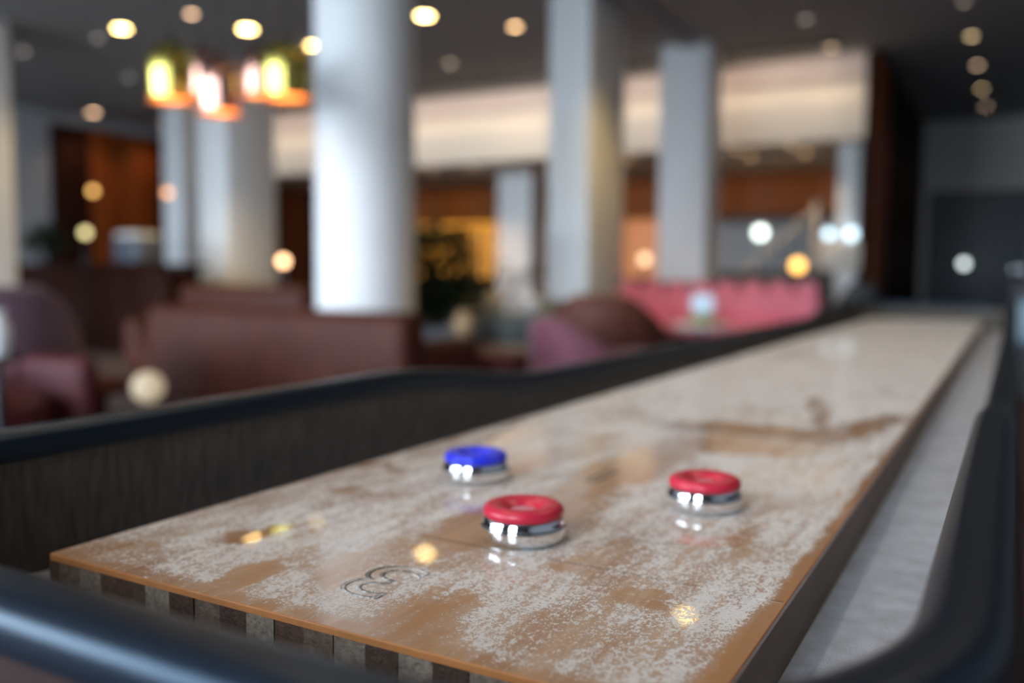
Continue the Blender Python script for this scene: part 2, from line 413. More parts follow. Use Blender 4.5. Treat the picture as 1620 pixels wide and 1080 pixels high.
# ================================================================== SHUFFLEBOARD TABLE
table = thing('shuffleboard_table', 'long shuffleboard table with powdered maple playfield and raised black rails', 'shuffleboard table', (-0.342, 2.38, 0))
TO = Vector((-0.342, 2.38, 0))
def tpart(name, me, m, parent=None, label=None):
    """part modelled in room coordinates, moved under the table"""
    o = link(name, me, m, parent or table, None, None, label)
    if parent is None: o.location = -TO
    return o
HW, YF, YB, CR = 0.3310, 0.2022, 4.566, 0.165
def smooth(t):
    t = max(0.0, min(1.0, t)); return t * t * (3 - 2 * t)
def rail_z(y):
    hi, lo = 0.8622, 0.826
    a = smooth((y - 0.88) / 0.42); b = smooth((y - 3.45) / 0.42)
    return hi + (lo - hi) * a + (hi - lo) * b
def plan(hw, yf, yb, cr, nc=14, ns=90):
    pts = []
    def corner(cx, cyy, a0):
        for k in range(nc + 1):
            a = a0 + (PI / 2) * k / nc
            pts.append((cx + cr * math.cos(a), cyy + cr * math.sin(a), math.cos(a), math.sin(a)))
    def run(p, q, n, nx, ny):
        for k in range(1, n):
            t = k / n; pts.append((p[0] + (q[0] - p[0]) * t, p[1] + (q[1] - p[1]) * t, nx, ny))
    x = -0.342
    corner(x - hw + cr, yf + cr, PI)
    run((x - hw + cr, yf), (x + hw - cr, yf), 12, 0, -1)
    corner(x + hw - cr, yf + cr, 1.5 * PI)
    run((x + hw, yf + cr), (x + hw, yb - cr), ns, 1, 0)
    corner(x + hw - cr, yb - cr, 0)
    run((x + hw - cr, yb), (x - hw + cr, yb), 12, 0, 1)
    corner(x - hw + cr, yb - cr, PI / 2)
    run((x - hw, yb - cr), (x - hw, yf + cr), ns, -1, 0)
    return pts
PLAN = plan(HW, YF, YB, CR)
def sweep(profile, zf):
    """profile: list of (outward offset, z, follows_rail)"""
    bm = bmesh.new(); rings = []
    for (x, y, nx, ny) in PLAN:
        rz = zf(y)
        rings.append([bm.verts.new((x + nx * o, y + ny * o, z + (rz if fr else 0.0))) for (o, z, fr) in profile])
    n = len(rings); m = len(profile)
    for i in range(n):
        a, b = rings[i], rings[(i + 1) % n]
        for k in range(m): bm.faces.new((a[k], a[(k + 1) % m], b[(k + 1) % m], b[k]))
    return bm_mesh(bm, 'sweep', True, math.radians(40))
def rrect(w, h, r, n=5):
    out = []
    for cx, cyy, a0 in ((w / 2 - r, -r, 0), (-w / 2 + r, -r, PI / 2), (-w / 2 + r, -h + r, PI), (w / 2 - r, -h + r, 1.5 * PI)):
        for k in range(n + 1):
            a = a0 + PI / 2 * k / n; out.append((cx + r * math.cos(a), cyy + r * math.sin(a), True))
    return out
tpart('rail_cap', sweep(rrect(0.034, 0.026, 0.011), rail_z), M['vinyl'])
tpart('inner_lining', sweep([(-0.012, 0.735, False), (-0.012, -0.020, True), (-0.004, -0.020, True), (-0.004, 0.735, False)], rail_z), M['lining'])
tpart('cabinet_side', sweep([(-0.004, 0.60, False), (-0.004, -0.020, True), (0.014, -0.020, True), (0.014, 0.60, False)], rail_z), M['cabinet'])
tpart('cabinet_skirt', sweep([(-0.006, 0.50, False), (-0.006, 0.73, False), (0.014, 0.745, False), (0.028, 0.73, False), (0.028, 0.50, False)], rail_z), M['cabinet'])
# gutter floor
bm = bmesh.new()
vs_ = [bm.verts.new((x - nx * 0.008, y - ny * 0.008, 0.747)) for (x, y, nx, ny) in PLAN]
fc = bm.faces.new(vs_)
ex = bmesh.ops.extrude_face_region(bm, geom=[fc])
bmesh.ops.translate(bm, vec=(0, 0, -0.02), verts=[v for v in ex['geom'] if isinstance(v, bmesh.types.BMVert)])
tpart('gutter_floor', bm_mesh(bm, 'gutter'), M['gutter'], label='pale grey carpeted gutter')
for yy in (0.75, 3.95):
    lg = tpart('pedestal_leg', box2(-0.342 - 0.22, -0.342 + 0.22, yy - 0.16, yy + 0.16, 0.06, 0.60, 0.02), M['cabinet'])
    o = tpart('foot', box2(-0.342 - 0.27, -0.342 + 0.27, yy - 0.21, yy + 0.21, 0.0, 0.06, 0.015), M['cabinet'], lg)
tpart('underframe', box2(-0.342 - 0.30, -0.342 + 0.30, YF + 0.14, YB - 0.14, 0.58, 0.726), M['cabinet'])
# playfield: varnished top, laminated strips, varnish lip
def slab(x0, x1, y0, y1, z0, z1, rc):
    bm = bmesh.new(); pts = []
    for cx, cyy, a0 in ((x1 - rc, y1 - rc, 0), (x0 + rc, y1 - rc, PI / 2), (x0 + rc, y0 + rc, PI), (x1 - rc, y0 + rc, 1.5 * PI)):
        for k in range(6):
            a = a0 + PI / 2 * k / 5; pts.append(bm.verts.new((cx + rc * math.cos(a), cyy + rc * math.sin(a), z0)))
    f = bm.faces.new(pts)
    ex = bmesh.ops.extrude_face_region(bm, geom=[f])
    bmesh.ops.translate(bm, vec=(0, 0, z1 - z0), verts=[v for v in ex['geom'] if isinstance(v, bmesh.types.BMVert)])
    return bm
LIP = 0.0042
bm = slab(TX0, TX1, TY0, TY1, TZ - LIP, TZ, 0.004)
te = [e for e in bm.edges if all(abs(v.co.z - TZ) < 1e-6 for v in e.verts)]
bmesh.ops.bevel(bm, geom=te, offset=0.0008, segments=2, profile=0.5, affect='EDGES')
pme = bm_mesh(bm, 'playfield'); pme.materials.append(M['top']); pme.materials.append(M['resin'])
for p in pme.polygons: p.material_index = 0 if p.normal.z > 0.95 else 1
playfield = tpart('playfield', pme, None, label='maple playfield dusted with white shuffleboard powder')
x = TX0; k = 0; rnd = random.Random(3)
seq = [1, 4, 2, 1, 1, 0, 3, 4, 3, 0, 1, 4, 2, 3, 0, 3, 2, 3, 0, 1, 2, 3]
while x < TX1 - 1e-4:
    w = PH if k == 0 else PLW
    x2 = min(x + w, TX1)
    if TX1 - x2 < 0.006: x2 = TX1
    yo = rnd.uniform(0.0, 0.0010)
    me = box2(x + 0.0002, x2 - 0.0002, TY0 + 0.0008 + yo, TY1 - 0.001, 0.747, TZ - LIP)
    edge = x2 == TX1 or k == 0
    me.materials.append(M['board_side'] if edge else M['end%d' % seq[k % len(seq)]])
    if edge:
        me.materials.append(M['end%d' % seq[k % len(seq)]])
        for p in me.polygons: p.material_index = 1 if abs(p.normal.y) > 0.9 else 0
    link('plank', me, None, playfield)
    x = x2; k += 1
# printed lines and digits
for yy, nm in ((0.531, 'ink_line'), (0.703, 'ink_line'), (4.235, 'ink_line'), (4.06, 'ink_line'), (1.085, 'ink_blue')):
    t = 0.0022 if nm == 'ink_line' else 0.006
    link('zone_line', box2(TX0 + .002, TX1 - .002, yy - t, yy + t, TZ - 0.0010, TZ + 0.00012), M[nm], playfield)
def digit(ch, x, y, size, rz):
    cu = bpy.data.curves.new('digit', 'FONT'); cu.body = ch; cu.size = size; cu.align_x = 'CENTER'; cu.align_y = 'CENTER'
    cu.fill_mode = 'NONE'; cu.bevel_depth = 0.0016; cu.bevel_resolution = 0; cu.resolution_u = 6
    tmp = bpy.data.objects.new('tmp', cu); COL.objects.link(tmp)
    dg = bpy.context.evaluated_depsgraph_get()
    me = bpy.data.meshes.new_from_object(tmp.evaluated_get(dg))
    bpy.data.objects.remove(tmp)
    mx = Matrix.Translation((x, y, TZ + 0.00005)) @ Matrix.Rotation(rz, 4, 'Z') @ Matrix.Diagonal((1.15, 1, 0.08, 1))
    me.transform(mx); me.materials.clear()
    link('scoring_digit', me, M['ink'], playfield)
digit('3', -0.342, 0.443, 0.082, PI)
digit('2', -0.342, 0.617, 0.082, PI)
digit('1', -0.340, 0.785, 0.082, PI)
for ch, yy in (('3', 4.32), ('2', 4.15)): digit(ch, -0.342, yy, 0.082, 0)

# pucks
def puck(px, py, cap_m, label, rz):
    c = atz(px, py, TZ)
    t = thing('shuffleboard_puck', label, 'puck', (c.x, c.y, TZ + 0.0002), rz, 'shuffleboard pucks on the playfield')
    R = 0.0294; SC = 1.085
    body = [(0.0, 0.0), (0.0262, 0.0), (0.0278, 0.0006), (0.0286, 0.0020), (0.0290, 0.0045), (0.0294, 0.0080), (0.0294, 0.0090), (0.0290, 0.0098), (0.0284, 0.0102),
            (0.0281, 0.0108), (0.0277, 0.0122), (0.0270, 0.0138), (0.0262, 0.0152), (0.0250, 0.0160), (0.0, 0.0160)]
    body = [(r * SC, z * 1.16) for r, z in body]
    link('chrome_weight', lathe(body, 96, c=(0, 0, 0)), M['chrome'], t)
    cap = []
    cap += [(0.0262, 0.0152)]
    for k in range(9):
        a = -0.55 + (PI / 2 + 0.55) * k / 8
        cap.append((0.0225 + 0.0050 * math.cos(a), 0.0178 + 0.0046 * math.sin(a)))
    cap += [(0.0185, 0.0223), (0.0155, 0.0216), (0.0125, 0.0200), (0.0105, 0.0186), (0.0098, 0.0180), (0.0, 0.0180)]
    cap = [(r * SC, z * 1.16) for r, z in cap]
    link('cap', lathe(cap, 96, cap=False), cap_m, t)
    link('centre_disc', lathe([(r * SC, z * 1.16) for r, z in [(0.0, 0.01805), (0.0088, 0.01805), (0.0088, 0.0183), (0.0082, 0.0185), (0.0, 0.0186)]], 48, cap=False), mat('pale pink plastic', (0.75, 0.32, 0.38), 0.35) if 'red' in label else mat('pale blue plastic', (0.10, 0.12, 0.78), 0.3), t)
puck(828, 850, M['red_plastic'], 'red capped chrome puck nearest the camera, beside the printed 3 zone', 0.3)
puck(753, 756, M['blue_plastic'], 'blue capped chrome shuffleboard puck, the only blue one', 1.0)
puck(1114, 801, M['red_plastic'], 'red capped chrome puck nearer the right gutter of the table', 2.1)

# ================================================================== CEILING LIGHTS
def downlight(px, py, r, st, col, label, z=CZ, watts=0.0):
    c = atz(px, py, z)
    t = thing('downlight', label, 'light', (c.x, c.y, z), 0, 'recessed ceiling downlights')
    link('trim_ring', lathe([(r, -0.004), (r * 1.22, -0.006), (r * 1.25, 0.0), (r, 0.0)], 32, cap=False), M['white_gloss'], t)
    link('lens', lathe([(0.0, -0.002), (r, -0.002), (r, 0.0), (0.0, 0.0)], 32, cap=False), emit('lens glow', col, st), t)
    if watts:
        ld = bpy.data.lights.new('downlight beam', 'SPOT'); ld.energy = watts; ld.color = col; ld.spot_size = 2.0; ld.spot_blend = 0.7; ld.shadow_soft_size = r
        lo = bpy.data.objects.new('downlight_beam', ld); COL.objects.link(lo); lo.parent = t; lo.location = (0, 0, -0.03)
WARM = (1.0, 0.68, 0.24); PEACH = (1.0, 0.62, 0.36); AMB = (1.0, 0.55, 0.18)
for a in [(192, 45, 0.075, 34, WARM, 'bright yellow ceiling downlight above the brass pendant on the left', CZ, 120),
          (391, 46, 0.080, 36, WARM, 'bright yellow ceiling downlight between the two brass pendants', CZ, 120),
          (496, 72, 0.068, 32, WARM, 'bright yellow downlight touching the left edge of the white round column', CZ, 120),
          (672, 25, 0.075, 36, WARM, 'bright yellow downlight just right of the white round column', CZ, 120),
          (1108, -64, 0.075, 36, WARM, 'bright yellow downlight above the table, mirrored in its playfield', CZ, 120),
          (303, 22, 0.045, 9, PEACH, 'pale peach downlight above and between the pendants near the top edge', CZ, 0),
          (815, 42, 0.050, 12, (1, 0.6, 0.28), 'peach downlight between round column and the square column beside it', CZ, 12),
          (147, 178, 0.075, 12, PEACH, 'peach wall washer in front of the left veneer wall', CZ, 30),
          (258, 197, 0.050, 4.5, PEACH, 'dim peach wall washer below the left brass pendant', CZ, 20),
          (37, 82, 0.040, 2.0, (1, .8, .7), 'faint grey downlight nearest the left frame edge', CZ, 0),
          (155, 60, 0.040, 1.4, (1, .85, .75), 'faint grey downlight just left of a bright yellow one', CZ, 0),
          (203, 122, 0.040, 1.8, (1, .85, .75), 'faint grey downlight left of the brass pendant', CZ, 0),
          (712, 100, 0.045, 2.6, (1, .75, .5), 'faint brown downlight above the cream bulkhead, right of the round column', CZ, 8),
          (800, 130, 0.045, 2.6, (1, .75, .5), 'faint downlight right at the top edge of the cream bulkhead', CZ, 8),
          (1275, 30, 0.040, 1.2, (1, .8, .7), 'very faint downlight above the right half of the cream bulkhead', CZ, 0),
          (1315, 75, 0.045, 3.2, (1, .7, .4), 'dim amber downlight touching the bulkhead top near its right end', CZ, 6),
          (1525, 3, 0.035, 1.4, (1, .75, .55), 'faint downlight cut by the top frame edge over the far passage', CZ, 0),
          (1537, 57, 0.042, 5.5, (1, .72, .36), 'upper dim amber downlight in the passage row of four', CZ, 6),
          (1546, 103, 0.044, 5.0, (1, .68, .42), 'second from top downlight in the passage row of four', CZ, 6),
          (1553, 140, 0.046, 5.0, (1, .72, .36), 'third from top downlight in the passage row of four', CZ, 6),
          (1560, 168, 0.046, 4.0, (1, .65, .45), 'lowest downlight in the passage row, nearest the far doors', CZ, 6),
          (683, 268, 0.045, 4.5, (1, .62, .3), 'dim downlight under the bulkhead close to the round column', 2.6, 60),
          (748, 264, 0.045, 4.0, (1, .62, .3), 'dim downlight under the bulkhead left of a pinkish post', 2.6, 60),
          (995, 250, 0.045, 5.0, (1, .62, .3), 'dim downlight under the bulkhead between two grey square columns', 2.6, 60),
          (1163, 237, 0.042, 4.0, (1, .66, .36), 'leftmost of four downlights under the bulkhead right section', 2.6, 60),
          (1187, 247, 0.045, 5.5, (1, .62, .3), 'second downlight from left under the bulkhead right section', 2.6, 60),
          (1253, 230, 0.042, 5.0, (1, .66, .36), 'third downlight from left under the bulkhead right section', 2.6, 60),
          (1274, 242, 0.045, 6.5, (1, .62, .3), 'rightmost downlight under the bulkhead right section', 2.6, 60)]:
    downlight(*a)
# warm strip hidden in the cove of the bulkhead
cv = thing('cove_light', 'warm strip light laid in the cream bulkhead cove', 'light', (-6.9, BY + 0.06, 3.105))
link('strip', box2(-5.2, 5.2, -0.03, 0.03, 0, 0.02), emit('cove strip glow', (1.0, 0.80, 0.55), 0.8), cv)

t = thing('added_fill_strip', 'added slim black strip light that brightens the cream bulkhead', 'light', (-6.7, 10.62, CZ))  # added strip light with a made-up housing, brightens the bulkhead
link('housing', rbox(9.8, 0.07, 0.05, (0, 0, -0.025), 0.008, 1), M['steel_dark'], t)
ld = bpy.data.lights.new('added fill beam', 'AREA'); ld.shape = 'RECTANGLE'; ld.size = 9.8; ld.size_y = 0.06; ld.energy = 25; ld.color = (1.0, 0.84, 0.70); ld.spread = 2.4
lo = bpy.data.objects.new('added_fill_beam', ld); COL.objects.link(lo); lo.parent = t; lo.location = (0, 0.05, -0.06)
lo.rotation_euler = Vector((0, 0.72, -0.70)).to_track_quat('-Z', 'Z').to_euler()
# downlights over the table, above the frame
for k, (x_, y_) in enumerate(((-2.4, 4.9), (0.1, 4.9), (-2.4, 2.4), (0.1, 2.4), (-1.2, 0.4))):
    t = thing('downlight', ['recessed downlight above the frame, beyond the left rail of the table', 'recessed downlight above the frame over the far half of the table', 'recessed downlight above the frame, left of the near table end', 'recessed downlight above the frame, right of the near table end', 'recessed downlight above the frame behind the near table end'][k], 'light', (x_, y_, CZ), 0, 'recessed ceiling downlights')
    link('trim_ring', lathe([(0.075, -0.004), (0.092, -0.006), (0.094, 0.0), (0.075, 0.0)], 32, cap=False), M['white_gloss'], t)
    link('lens', lathe([(0.0, -0.002), (0.075, -0.002), (0.075, 0.0), (0.0, 0.0)], 32, cap=False), emit('lens glow', WARM, 34), t)
    ld = bpy.data.lights.new('downlight beam', 'SPOT'); ld.energy = 12 if y_ > 4 else 46; ld.color = (1.0, 0.80, 0.58); ld.spot_size = 2.2; ld.spot_blend = 0.7; ld.shadow_soft_size = 0.075
    lo = bpy.data.objects.new('downlight_beam', ld); COL.objects.link(lo); lo.parent = t; lo.location = (0, 0, -0.03)
# pendants over the lounge
def pendant(px, py_bot, d, w, h, m, label, st=14):
    b = at(px, py_bot, d); zb = b.z
    t = thing('pendant_lamp', label, 'lamp', (b.x, b.y, zb), 0, 'metal pendant lamps over the lounge')
    r = w / 2
    prof = [(r * a_, h * b_) for a_, b_ in ((1.0, 0), (0.92, 0.02), (0.82, 0.05), (0.84, 0.15), (0.865, 0.30), (0.89, 0.45), (0.90, 0.58), (0.85, 0.72), (0.67, 0.86), (0.40, 0.95), (0.13, 1.0))]
    link('shade', lathe(prof, 48, cap=False), m, t)
    link('lining', lathe([(q[0] - 0.004, q[1] + 0.001) for q in prof], 48, cap=False), M['copper_in'], t, label='glowing orange inner lining')
    link('shade_cap', lathe([(r * 0.13, h * 0.98), (r * 0.14, h * 1.0), (r * 0.12, h * 1.08), (r * 0.04, h * 1.14)], 20), M['steel_dark'], t)
    link('cord', lathe([(0.004, h * 1.15), (0.004, CZ - zb)], 8), M['steel_dark'], t)
    link('ceiling_rose', lathe([(0.05, CZ - zb - 0.025), (0.055, CZ - zb - 0.002), (0.0, CZ - zb)], 20), M['steel_dark'], t)
    link('bulb', lathe([(0.0, h * 0.30), (0.022, h * 0.33), (0.032, h * 0.45), (0.026, h * 0.58), (0.012, h * 0.72), (0.012, h * 0.95)], 20), emit('bulb glow', (1, 0.55, 0.18), st), t)
    ld = bpy.data.lights.new('bulb light', 'POINT'); ld.energy = 1.5; ld.color = (1, 0.68, 0.36); ld.shadow_soft_size = 0.03
    lo = bpy.data.objects.new('bulb_light', ld); COL.objects.link(lo); lo.parent = t; lo.location = (0, 0, h * 0.16)
pendant(271, 160, 5.4, 0.30, 0.36, M['brass'], 'polished brass bell pendant, leftmost of the cluster')
pendant(348, 180, 5.2, 0.27, 0.34, M['copper'], 'lowest copper bell pendant in the middle of the cluster')
pendant(452, 157, 5.3, 0.33, 0.35, M['brass'], 'brass bell pendant beside the round white column')
pendant(322, 152, 6.2, 0.26, 0.34, M['copper'], 'copper pendant partly hidden behind the lowest copper one')
pendant(412, 152, 6.2, 0.26, 0.34, M['copper'], 'copper pendant partly hidden behind the right brass one')

# ================================================================== LOUNGE FURNITURE
def sofa(name, label, x, y, rz, w, dpt, hb, m, legm, group=None, cat='sofa'):
    t = thing(name, label, cat, (x, y, 0), rz, group)      # local: back at -y, seat opens to +y
    link('backrest', rbox(w, 0.24, hb - 0.12, (0, -dpt / 2 + 0.12, 0.12 + (hb - 0.12) / 2), 0.07, 4), m, t)
    link('seat', rbox(w - 0.36, dpt - 0.20, 0.26, (0, 0.10, 0.25), 0.04, 3), m, t)
    for s in (-1, 1):
        link('armrest', rbox(0.20, dpt - 0.22, 0.46, (s * (w / 2 - 0.10), 0.11, 0.35), 0.07, 4), m, t)
    n = 3 if w > 1.8 else 2
    cw = (w - 0.40) / n
    for k in range(n):
        link('cushion', rbox(cw - 0.01, dpt - 0.28, 0.13, (-(w - 0.40) / 2 + cw * (k + 0.5), 0.13, 0.44), 0.05, 3), m, t)
    for sx in (-1, 1):
        for s2 in (-1, 1):
            link('leg', lathe([(0.018, 0), (0.028, 0.13)], 12, c=(sx * (w / 2 - 0.10), s2 * (dpt / 2 - 0.10), 0)), legm, t)
    return t
sofa('leather_sofa', 'long brown leather sofa seen from behind, directly beyond the table', -4.02, 4.42, 0, 2.16, 0.86, 0.755, M['leather'], M['wood_dark'])
sofa('leather_sofa', 'high backed brown leather sofa behind the long one, below the white square column', -5.86, 5.35, PI, 1.50, 0.84, 0.86, M['leather'], M['wood_dark'])

def tub_chair(name, label, x, y, rz, w, hb, ha, m, group=None):
    t = thing(name, label, 'armchair', (x, y, 0), rz, group)   # opens to +y
    bm = bmesh.new(); R = w / 2; th = 0.13; n = 28; rings = []
    for k in range(n + 1):
        a = PI + 0.0 + PI * k / n             # from -x round the back (-y) to +x
        u = abs(k / n - 0.5) * 2
        zt = ha + (hb - ha) * smooth(1.25 - u * 1.15)
        dx, dy = math.cos(a), math.sin(a)
        prof = []
        for j in range(9):
            b_ = PI * j / 8
            prof.append((R - th / 2 + th / 2 * math.cos(b_), zt - th / 2 + th / 2 * math.sin(b_)))
        prof = [(R, 0.14)] + prof + [(R - th, 0.14)]
        rings.append([bm.verts.new((dx * r, dy * r * 0.95, z)) for r, z in prof])
    for a, b in zip(rings, rings[1:]):
        for j in range(len(a)):
            bm.faces.new((a[j], a[(j + 1) % len(a)], b[(j + 1) % len(a)], b[j]))
    bm.faces.new(rings[0]); bm.faces.new(rings[-1])
    link('backrest', bm_mesh(bm, 'tub', True, math.radians(50)), m, t)
    for s in (-1, 1):
        link('armrest', rbox(th, R * 0.78, ha - 0.14, (s * (R - th / 2), R * 0.36, 0.14 + (ha - 0.14) / 2), 0.05, 3), m, t)
    link('seat', lathe([(0.0, 0.16), (R - th - 0.005, 0.16), (R - th - 0.005, 0.40), (R - th - 0.05, 0.45), (0.0, 0.46)], 32), m, t)
    for sx in (-1, 1):
        for s2 in (-1, 1):
            link('leg', lathe([(0.016, 0), (0.024, 0.15)], 10, c=(sx * R * 0.62, s2 * R * 0.6, 0)), M['wood_dark'], t)
    return t
tub_chair('tub_chair', 'round backed brown leather tub chair in front of the pink banquette', -2.74, 6.35, 0.25, 0.95, 0.83, 0.55, M['leather_tub'])
tub_chair('tub_chair', 'low dusky rose tub chair just left of the brown tub chair', -2.50, 5.42, -0.55, 0.78, 0.70, 0.50, M['rose'])
tub_chair('tub_chair', 'dark plum tub chair at the far left behind the table', -4.98, 2.88, 1.25, 0.92, 0.90, 0.58, M['plum'])
tub_chair('tub_chair', 'low oxblood tub chair nearest the left frame edge', -3.95, 2.15, -1.2, 0.95, 0.66, 0.58, M['leather_dark'])
tub_chair('tub_chair', 'charcoal tub chair at the right end of the pink banquette', -1.40, 9.75, 0.3, 0.52, 0.92, 0.6, M['black_soft'])
c = at(-7, 520, 3.3)
t = thing('white_vase', 'white vase on a slim dark stand, cut by the left frame edge', 'vase', (c.x, c.y, 0))
zv = c.z - 0.10
link('vase', lathe([(0.0, zv), (0.04, zv), (0.05, zv + 0.05), (0.05, zv + 0.10), (0.03, zv + 0.15), (0.038, zv + 0.17)], 24, cap=False), M['white_gloss'], t)
link('stand', lathe([(0.12, 0), (0.12, 0.02), (0.02, 0.03), (0.02, zv - 0.02), (0.10, zv - 0.015), (0.10, zv), (0.0, zv)], 20), M['steel_dark'], t)
# ottoman and coffee table, pouf
t = thing('ottoman', 'low oxblood upholstered bench between the sofa and the rose chair', 'ottoman', (-3.26, 5.50, 0), 0.0)
link('seat', rbox(0.60, 0.55, 0.24, (0, 0, 0.30), 0.05, 4), M['leather_dark'], t)
for sx in (-1, 1):
    for s2 in (-1, 1): link('leg', lathe([(0.018, 0), (0.024, 0.19)], 10, c=(sx * 0.25, s2 * 0.21, 0)), M['line_wood'], t)
t = thing('coffee_table', 'low reddish wood coffee table beside the oxblood tub chair', 'table', (-4.17, 2.99, 0), 0.1)
link('tabletop', rbox(0.46, 0.42, 0.04, (0, 0, 0.38), 0.01, 2), mat('mahogany tabletop', (0.08, 0.022, 0.011), 0.75, spec=0.06), t)
for sx in (-1, 1):
    for s2 in (-1, 1): link('leg', rbox(0.04, 0.04, 0.36, (sx * 0.20, s2 * 0.18, 0.18), 0.004, 1), M['wood_dark'], t)
c = at(234, 612, 4.0)  # cream ball on a stand, glow added to make it bright
t = thing('glowing_ball', 'small cream ball with added glow on a stand by the left end of the long sofa', 'lamp', (c.x, c.y, 0))
link('globe', lathe([(0.0, 0.215)] + [(0.07 * math.sin(PI * k / 12), 0.285 - 0.07 * math.cos(PI * k / 12)) for k in range(1, 12)] + [(0.0, 0.355)], 28), emit('cream ball added glow', (1.0, 0.80, 0.55), 0.45), t).location.z = c.z - 0.285
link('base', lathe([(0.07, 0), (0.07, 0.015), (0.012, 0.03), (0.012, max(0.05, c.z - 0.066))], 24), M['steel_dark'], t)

# pink banquette with channel-tufted back
bq = thing('banquette', 'long pink channel backed banquette beyond the table', 'banquette', (-3.05, 9.55, 0), 0)
link('base', rbox(2.56, 0.62, 0.30, (0, -0.05, 0.17), 0.02, 2), M['wood_dark'], bq)
link('seat', rbox(2.56, 0.66, 0.14, (0, -0.06, 0.39), 0.05, 3), M['pink'], bq)
link('back_panel', rbox(2.56, 0.10, 0.56, (0, 0.26, 0.62), 0.02, 2), M['plum'], bq)
link('back_pad', rbox(2.56, 0.16, 0.36, (0, 0.15, 0.62), 0.05, 3), M['pink'], bq)
for k in range(9):
    x0 = -1.28 + 2.56 * (k + 0.5) / 9
    link('back_channel', rbox(0.245, 0.14, 0.40, (x0, 0.165, 0.71), 0.068, 4), M['pink'], bq)
# side table with pale lamp in front of it
t = thing('side_table', 'small white side table below the pale lamp', 'table', tuple(at(1112, 470, 8.0).xy) + (0,))
link('tabletop', lathe([(0.0, 0.50), (0.24, 0.50), (0.25, 0.51), (0.25, 0.53), (0.24, 0.54), (0.0, 0.54)], 32), M['white_gloss'], t)
link('stem', lathe([(0.03, 0.02), (0.03, 0.50)], 16), M['steel_dark'], t)
link('base', lathe([(0.18, 0), (0.18, 0.015), (0.03, 0.03)], 28), M['steel_dark'], t)
tl = t.location
t = thing('table_lamp', 'small pale blue lamp with a mossy green base on the white side table', 'lamp', (tl.x, tl.y, 0.541))
link('shade', lathe([(0.09, 0.10), (0.10, 0.12), (0.10, 0.24), (0.08, 0.265), (0.0, 0.27)], 28), emit('pale blue shade glow', (0.62, 0.80, 1.0), 0.75), t)
link('base', lathe([(0.0, 0.0), (0.10, 0.0), (0.12, 0.03), (0.11, 0.08), (0.09, 0.10)], 28), mat('moss ceramic', (0.30, 0.30, 0.10), 0.5), t)

# plants
def leaf_mesh(bm, base, dirv, ln, wd, droop):
    dirv = Vector(dirv).normalized(); side = dirv.cross(Vector((0, 0, 1)))
    if side.length < 1e-3: side = Vector((1, 0, 0))
    side.normalize(); pts = []
    for k in range(5):
        s = k / 4; w = wd * math.sin(PI * (0.12 + 0.88 * s)) * (0.5 if k == 0 else 1)
        c = base + dirv * ln * s + Vector((0, 0, -droop * s * s))
        pts.append((bm.verts.new(c - side * w / 2), bm.verts.new(c + Vector((0, 0, -w * 0.15))), bm.verts.new(c + side * w / 2)))
    for a, b in zip(pts, pts[1:]):
        bm.faces.new((a[0], a[1], b[1], b[0])); bm.faces.new((a[1], a[2], b[2], b[1]))
def bush(name, label, x, y, z0, pot_r, pot_h, spread, height, n, potm, leafm, ll=0.22, seed=1, lw=0.07):
    t = thing(name, label, 'plant', (x, y, z0)); rr = random.Random(seed)
    link('pot', lathe([(pot_r * 0.8, 0), (pot_r, pot_h * 0.95), (pot_r, pot_h), (pot_r * 0.9, pot_h), (pot_r * 0.88, pot_h * 0.93), (0, pot_h * 0.93)], 28), potm, t)
    link('soil', lathe([(0.0, pot_h * 0.93 + 0.005), (pot_r * 0.86, pot_h * 0.93 + 0.003)], 20, cap=False), M['soil'], t)
    bm = bmesh.new()
    for k in range(n):
        a = rr.uniform(0, 2 * PI); h = rr.uniform(0.08, 1.0)
        rad = spread * math.sqrt(rr.random()) * (0.45 + 0.75 * math.sin(PI * min(1, h * 0.95)))
        base = Vector((math.cos(a) * rad * 0.8, math.sin(a) * rad * 0.8, pot_h + h * height * 0.92))
        leaf_mesh(bm, base, (math.cos(a), math.sin(a), rr.uniform(-0.1, 0.8)), ll * rr.uniform(0.7, 1.2), lw * rr.uniform(0.8, 1.3), rr.uniform(0.02, 0.10))
    f = link('foliage', bm_mesh(bm, 'foliage', True), leafm, t); f['kind'] = 'stuff'
    for k in range(4):
        a = k * 1.6 + seed
        link('stem', tube([(0.03 * math.cos(a), 0.03 * math.sin(a), pot_h * 0.9), (spread * 0.3 * math.cos(a), spread * 0.3 * math.sin(a), pot_h + height * 0.5), (spread * 0.45 * math.cos(a), spread * 0.45 * math.sin(a), pot_h + height * 0.9)], 0.012, 6), M['soil'], t)
    return t
c = at(692, 500, 8.0)
bush('potted_plant', 'large dark leafy plant in a blue grey pot right of the round column', c.x, c.y, 0, 0.20, 0.50, 0.30, 0.95, 620, M['pot'], M['leaf'], seed=4)
c = at(75, 400, 9.3)

